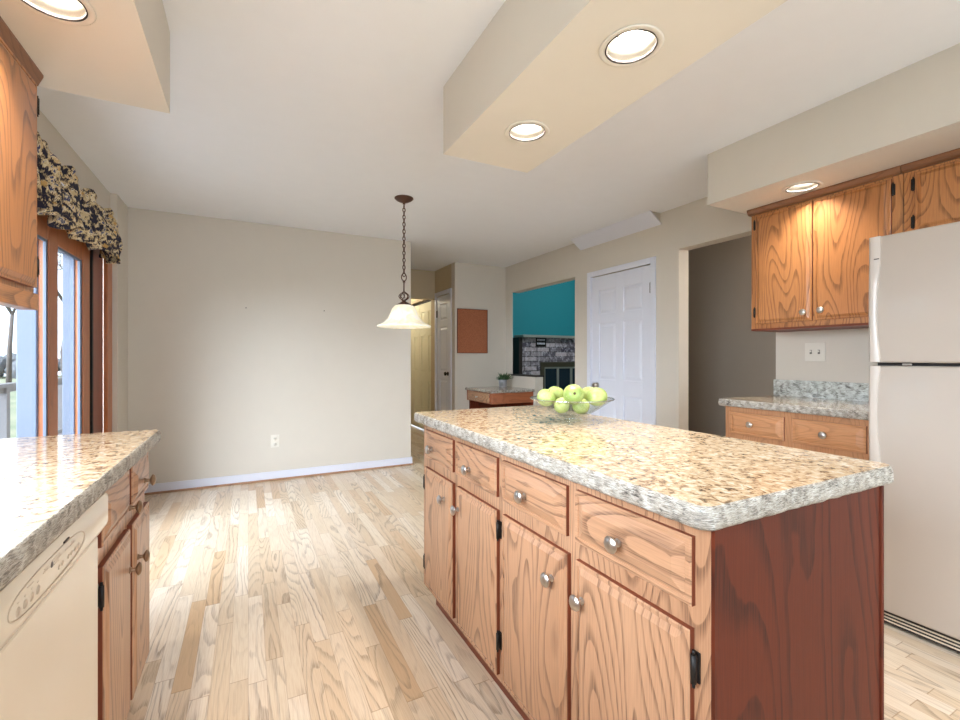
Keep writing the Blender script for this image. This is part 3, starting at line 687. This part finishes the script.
hd = obj('freezer_handle', handle(1.152, 1.698, False), 'cream', fr, True)
bm = bmesh.new(); box(bm, -.3975, -.396, .354, .372, 1.598, 1.602); obj('handle_seam', bm, 'dark', hd)
obj('refrigerator_handle', handle(.62, 1.134, True), 'cream', fr, True)
bm = bmesh.new(); box(bm, -.388, -.378, .25, .28, 1.138, 1.147, bev=.002); obj('middle_hinge', bm, 'nickel', fr)

# ------------------------------------------------------------------ pendant
pn = empty('pendant_light', (1.101, 3.466, H), 'bronze pendant lamp with white bell glass shade hanging from the ceiling on a chain', 'pendant light')
bm = bmesh.new(); lathe(bm, [(0, 0), (.073, 0), (.075, -.006), (.062, -.018), (.04, -.030), (.012, -.038), (.010, -.05), (0, -.052)], 32); obj('ceiling_canopy', bm, 'bronze', pn)
bm = bmesh.new(); z = -.05; k = 0
while z > -.60:
    pts = []
    for j in range(14):
        a = 2*PI*j/14; u = .0105*math.cos(a); v = .0175*math.sin(a)
        pts.append((u, 0, z-.0175+v) if k % 2 else (0, u, z-.0175+v))
    tube(bm, pts, .0036, 5, True); z -= .0285; k += 1
tube(bm, [(.002*math.sin(q), .002*math.cos(q), -.05-.55*q/30) for q in range(31)], .0016, 5)
obj('chain', bm, 'bronze', pn)
bm = bmesh.new(); tube(bm, [(.020*math.cos(2*PI*j/24), 0, -.630+.030*math.sin(2*PI*j/24)) for j in range(24)], .0042, 8, True)
tube(bm, [(0, 0, -.655), (0, 0, -.745)], .0055, 10); lathe(bm, [(0, -.655), (.010, -.66), (.011, -.668), (.006, -.675)], 14); obj('rod', bm, 'bronze', pn)
bm = bmesh.new()
for j in range(8):
    a = PI*j/8*2
    tube(bm, [(.040*math.sin(PI*q/14)*math.cos(a+1.0*q/14), .040*math.sin(PI*q/14)*math.sin(a+1.0*q/14), -.743-.080*q/14) for q in range(15)], .0036, 6)
obj('cage_ball', bm, 'bronze', pn)
bm = bmesh.new(); lathe(bm, [(0, -.815), (.012, -.818), (.020, -.826), (.044, -.840), (.062, -.850), (.060, -.856), (0, -.856)], 28); obj('shade_cap', bm, 'bronze', pn)
bm = bmesh.new()
pr = [(.055, -.850), (.075, -.858), (.096, -.885), (.112, -.925), (.130, -.962), (.158, -.990), (.190, -1.006), (.210, -1.014), (.213, -1.022), (.208, -1.027)]
lathe(bm, pr+[(r-.005, h-.002 if i else h) for i, (r, h) in enumerate([(.206, -1.020), (.186, -1.012), (.155, -.997), (.127, -.968), (.108, -.930), (.092, -.890), (.070, -.862), (.055, -.856)])], 48)
obj('lamp_shade', bm, 'shade', pn)
bm = bmesh.new(); lathe(bm, [(.014, -.856), (.014, -.90), (.026, -.925), (.030, -.95), (.02, -.975), (0, -.985)], 20); obj('bulb', bm, 'bulb', pn)

# ------------------------------------------------------------------ glass bowl of apples
bx_, by_ = 1.170, 1.462
bw = empty('fruit_bowl', (bx_, by_, .914), 'clear footed glass bowl full of green apples on the island countertop', 'bowl')
bm = bmesh.new()
outer = [(0, 0), (.046, 0), (.048, .003), (.044, .006), (.034, .010), (.030, .014), (.045, .019), (.080, .034), (.115, .056), (.145, .077), (.166, .090), (.168, .092)]
inner = [(.165, .0925), (.142, .081), (.112, .060), (.078, .0385), (.045, .0245), (0, .021)]
lathe(bm, outer+inner, 56); obj('glass', bm, 'bowl', bw)
bm = bmesh.new(); lathe(bm, [(.166, .0885), (.1695, .0915), (.1665, .0945), (.1635, .0925), (.166, .0885)], 56); obj('rim', bm, mk_glass('rim_glass', (.9, .93, .92, 1), 1.5, .25), bw)
def apple_bm(r):
    bm = bmesh.new(); pts = []
    for k in range(19):
        a = PI*k/18; rr = r*math.sin(a)*(1+.06*math.cos(a)); h = r*.93*math.cos(a)
        if k < 4: h -= r*.26*math.exp(-(rr/(r*.22))**2)
        if k > 14: h += r*.16*math.exp(-(rr/(r*.2))**2)
        pts.append((rr if 0 < k < 18 else 0, h))
    lathe(bm, pts, 28); return bm
R_, F_ = Vector((.8895, -.457, 0)), Vector((.457, .8895, 0))      # right / away, for laying the fruit out
ap = [(-.098, -.030, .092, .037, 'green apple at the left end of the glass bowl', (.5, .3)),
      (-.020, -.075, .097, .040, 'green apple at the front of the bowl turned with its dark dimple showing', (1.75, 2.6)),
      (-.062, .025, .105, .036, 'green apple at the back left of the bowl, half hidden', (.3, 1)),
      (.088, -.040, .098, .041, 'large green apple at the right end of the glass bowl', (.2, 2)),
      (.078, .045, .100, .037, 'green apple tucked behind the large right-hand apple', (.6, 0)),
      (.016, .050, .098, .036, 'green apple at the back middle of the bowl', (.9, 4)),
      (-.052, -.058, .063, .032, 'low green apple pressed against the glass at front left', (1.2, 5)),
      (.032, -.050, .061, .034, 'low green apple pressed against the glass at front centre', (.4, 3))]
pos = [[a[0], a[1], a[2]] for a in ap]
def cone(d): return .022+.45*max(0, d-.04)                     # inner surface height at distance d from the axis
for it in range(400):                                          # let the fruit push apart and sit on the glass
    for i in range(8):
        for j in range(i):
            d = Vector(pos[i])-Vector(pos[j]); L = d.length; need = (ap[i][3]+ap[j][3])*1.0-L
            if need > 0:
                d = d/L*need*.5; pos[i] = list(Vector(pos[i])+d); pos[j] = list(Vector(pos[j])-d)
        x, y, z = pos[i]; rr = math.hypot(x, y); need = (cone(rr)+ap[i][3]*1.04)-z
        if need > 0: z += need*.8; k = 1-.35*need/max(rr, .02); pos[i] = [x*k, y*k, z]
for (_, _, _, r, lab, (t1, t2)), (rx, ry, z) in zip(ap, pos):
    p = Vector((bx_, by_, .914))+R_*rx+F_*ry+Vector((0, 0, z))
    o = tag(obj('green_apple', apple_bm(r), 'apple', None, True, tuple(p)), lab, 'apple', 'green apples in the glass bowl')
    o.rotation_euler = (t1, 0, t2)
    bm = bmesh.new(); tube(bm, [(0, 0, r*.60), (.001, 0, r*.85), (.004, .001, r*1.08)], [.0012, .0011, .0016], 6); obj('stem', bm, 'stem', o)
    bm = bmesh.new(); lathe(bm, [(0, -r*.775), (.004, -r*.79), (.0055, -r*.83), (.003, -r*.80), (0, -r*.785)], 8); obj('calyx', bm, 'stem', o)

# ------------------------------------------------------------------ desk corner
dk = empty('built_in_desk', (2.90, 5.12, 0), 'low built-in oak desk unit with one drawer against the half wall', 'desk')
bm = bmesh.new(); box(bm, -.285, .315, -.345, .355, .605, .742, bev=.002, seg=1); obj('body', bm, 'deskwood', dk)
p = obj('drawer', front_bm(.60, .115, -1), ['oak_h', 'lip'], dk, loc=(-.285, .0, .616)); obj('knob', knob_bm(-1, .013), 'nickel', p, True, (-.021, 0, .057))
bm = bmesh.new(); box(bm, -.25, .31, .32, .355, 0, .606); box(bm, .28, .315, -.34, .32, 0, .606); obj('support_panel', bm, 'veneer', dk)
slab_top('granite_desktop', 'small speckled granite top on the built-in desk holding the potted plant', 2.585, XR-.002, 4.745, 5.478, .743, .773, (.015, .01, .01, .01), 'countertop', False)
pt = empty('potted_plant', (3.06, 5.28, .773), 'small leafy green plant in a pale grey pot on the granite desktop', 'potted plant')
bm = bmesh.new(); lathe(bm, [(0, 0), (.048, 0), (.052, .004), (.058, .10), (.056, .103), (.052, .10), (.050, .085), (0, .085)], 28); q = obj('pot', bm, 'pot', pt)
bm = bmesh.new()
for a0, zz in ((0, .03), (0, .045), (0, .06)):
    pts = [((.0555+.0*zz)*math.cos(a)+0, (.0555)*math.sin(a), zz) for a in [PI*1.25+j*.1-.35 for j in range(8)]]
    tube(bm, pts, .0035, 5)
obj('printed_mark', bm, 'dark', q)
bm = bmesh.new(); lathe(bm, [(0, .09), (.049, .087), (.049, .082), (0, .082)], 20); obj('soil', bm, 'soil', pt)
bm = bmesh.new(); rnd = random.Random(3)
for i in range(70):
    a = rnd.random()*2*PI; l = .07+.09*rnd.random(); tilt = .25+.9*rnd.random(); p0 = Vector((.03*math.cos(a)*rnd.random(), .03*math.sin(a)*rnd.random(), .085))
    d = Vector((math.cos(a)*math.sin(tilt), math.sin(a)*math.sin(tilt), math.cos(tilt))); sd = d.cross(Vector((0, 0, 1))).normalized()*.011
    c = [p0, p0+d*l*.5, p0+d*l+Vector((0, 0, -.02))]
    vv = [bm.verts.new(c[0]), bm.verts.new(c[1]+sd), bm.verts.new(c[2]), bm.verts.new(c[1]-sd)]
    bm.faces.new(vv)
o = obj('foliage', bm, 'leaf', pt); md = o.modifiers.new('s', 'SOLIDIFY'); md.thickness = .0015
cb_ = empty('cork_board', (2.697, 5.48, 1.528), 'plain brown cork board on the wall over the desk', 'cork board')
bm = bmesh.new(); box(bm, -.222, .222, -.014, 0, -.292, .292, bev=.002); obj('cork_sheet', bm, 'cork', cb_)
bm = bmesh.new()
for b in ((-.228, -.220, -.298, .298), (.220, .228, -.298, .298), (-.22, .22, -.298, -.290), (-.22, .22, .290, .298)): box(bm, b[0], b[1], -.017, 0, b[2], b[3], bev=.001)
obj('board_frame', bm, 'lip', cb_)
# outlet
ol = empty('wall_outlet', (.227, 4.74, .372), 'ivory double electrical outlet low on the back wall', 'outlet')
bm = bmesh.new(); box(bm, -.037, .037, -.006, 0, -.060, .060, bev=.002); obj('plate', bm, 'plate', ol)
for dz in (-.026, .026):
    bm = bmesh.new(); lathe(bm, [(.0, -.009), (.016, -.009), (.017, -.006)], 20, (0, 0, dz), 'y'); s_ = obj('socket', bm, 'plate', ol)
    for dx in (-.006, .006):
        bm = bmesh.new(); box(bm, dx-.0012, dx+.0012, -.0096, -.0085, dz-.004, dz+.006); obj('slot', bm, 'slot', s_)

for x_, z_, lab in ((-.019, 1.634, 'left of the two small nails left in the bare back wall'), (.675, 1.639, 'right of the two small nails left in the bare back wall, nearer the pendant')):
    bm = bmesh.new(); lathe(bm, [(0, 0), (.002, 0), (.002, -.012), (.005, -.0125), (.005, -.015), (0, -.0155)], 10, (0, 0, 0), 'y'); tag(obj('wall_nail', bm, 'black', loc=(x_, 4.74, z_)), lab, 'nail', 'nails in the back wall')
# ------------------------------------------------------------------ fireplace in the living room
fp = empty('fireplace', (5.45, 7.0, 0), 'mottled grey brick fireplace with pale mantel shelf on the teal wall', 'fireplace')
X0, X1, yb_, yf = -1.13, 1.3, 0, -.22
bm = bmesh.new()
box(bm, X0, -.70, yf, yb_, 0, 1.53); box(bm, -.70, .62, yf, yb_, 1.08, 1.53); box(bm, .62, X1, yf, yb_, 0, 1.53); box(bm, -.70, .62, -.04, yb_, 0, 1.08); box(bm, X0, X1, yf-.02, yb_, 0, .02)
obj('brick_surround', bm, 'brick', fp)
bm = bmesh.new(); box(bm, X0-.03, X1+.03, yf-.09, yb_, 1.53, 1.575, bev=.004); obj('mantel_shelf', bm, 'mantel', fp)
bm = bmesh.new(); box(bm, X0-.075, X0-.005, yf-.02, yb_, 0, 1.53); obj('side_trim', bm, 'dark', fp)
bm = bmesh.new()
for b in ((-.74, .66, 1.0, 1.09), (-.74, -.66, .05, 1.0), (.58, .66, .05, 1.0)): box(bm, b[0], b[1], yf-.03, yf+.02, b[2], b[3], bev=.004)
obj('screen_frame', bm, 'iron', fp)
for k in range(4):
    xa = -.66+k*.31; bm = bmesh.new(); box(bm, xa+.012, xa+.293, yf-.002, yf+.004, .06, .99); g = obj('glass_door', bm, 'sooty', fp)
    bm = bmesh.new()
    for b in ((xa, xa+.02, .05, 1.0), (xa+.285, xa+.305, .05, 1.0), (xa+.02, xa+.285, .97, 1.0)): box(bm, b[0], b[1], yf-.018, yf-.002, b[2], b[3])
    obj('door_frame', bm, 'mantel', g)
sg = empty('wall_plaque', (4.72, 6.775, 1.455), 'small black plaque with two rows of white lettering on the brick below the mantel', 'plaque')
bm = bmesh.new(); box(bm, -.11, .11, -.012, 0, -.085, .075, bev=.002); obj('plaque_board', bm, 'black', sg)
bm = bmesh.new()
for zz in (.020, -.045):
    for k in range(6): box(bm, -.085+k*.029, -.085+k*.029+.022, -.014, -.011, zz, zz+.032)
obj('lettering', bm, 'white', sg)

# ------------------------------------------------------------------ outdoors
tag(obj('lawn', B(-60, -1.08, -20, 60, -.9, -.62), 'lawn'), kind='structure')
dk2 = tag(obj('deck', B(-2.6, -1.07, 1.0, 9.0, -.10, -.03), 'deck'), kind='structure')
rl = empty('deck_railing', (-2.5, 6.0, -.03), 'weathered grey deck railing outside the patio door', 'railing')
bm = bmesh.new(); box(bm, -.06, .06, -4.5, 3, .86, .90); box(bm, -.02, .02, -4.5, 3, .80, .86); obj('top_rail', bm, 'rail', rl)
bm = bmesh.new(); box(bm, -.02, .02, -4.5, 3, .08, .13); obj('bottom_rail', bm, 'rail', rl)
for k in range(5): obj('post', B(-.045, .045, -4.5+k*1.85, -4.41+k*1.85, 0, .86), 'rail', rl)
def tree(x, y, h, seed, lab, spread=.5):
    r = random.Random(seed); bm = bmesh.new()
    def br(p, d, l, rad, dep):
        q = p+d*l*.5+Vector((r.uniform(-1, 1), r.uniform(-1, 1), r.uniform(-.3, .5)))*l*.06; e = p+d*l
        tube(bm, [p, q, e], [rad, rad*.85, rad*.62], 5)
        if dep == 0: return
        for i in range(3 if dep > 1 else 4):
            nd = (d+Vector((r.uniform(-1, 1), r.uniform(-1, 1), r.uniform(-.25, .6)))*spread*1.3).normalized()
            br(p+d*l*r.uniform(.55, 1), nd, l*r.uniform(.55, .8), rad*.55, dep-1)
    br(Vector((0, 0, 0)), Vector((.03, .02, 1)), h*.34, h*.011, 5)
    tag(obj('bare_tree', bm, 'trunk', loc=(x, y, -.62)), lab, 'tree', 'bare trees outside the patio door')
tree(-7.4, 27, 12, 4, 'bare winter tree seen through the right pane of the patio door', .6)
tree(-15.2, 44, 15, 9, 'bare winter tree seen through the left pane of the patio door', .6)
bm = bmesh.new(); rnd = random.Random(5)
for k in range(150):
    x = -50+k*.33+rnd.uniform(-.3, .3); rr = rnd.uniform(.5, 1.1)
    t = bmesh.new(); bmesh.ops.create_icosphere(t, subdivisions=2, radius=rr)
    for v in t.verts: v.co = v.co*(1+.25*noise.noise(v.co*1.7+Vector((k, 0, 0)))); v.co.z *= 1.0
    join(bm, t, 0, Matrix.Translation((x, 58+rnd.uniform(-4, 4)+x*.1, rnd.uniform(0, .9))))
tag(obj('distant_brush', bm, 'brush'), 'pale grey line of distant brush beyond the lawn', 'hedge', kind='stuff')
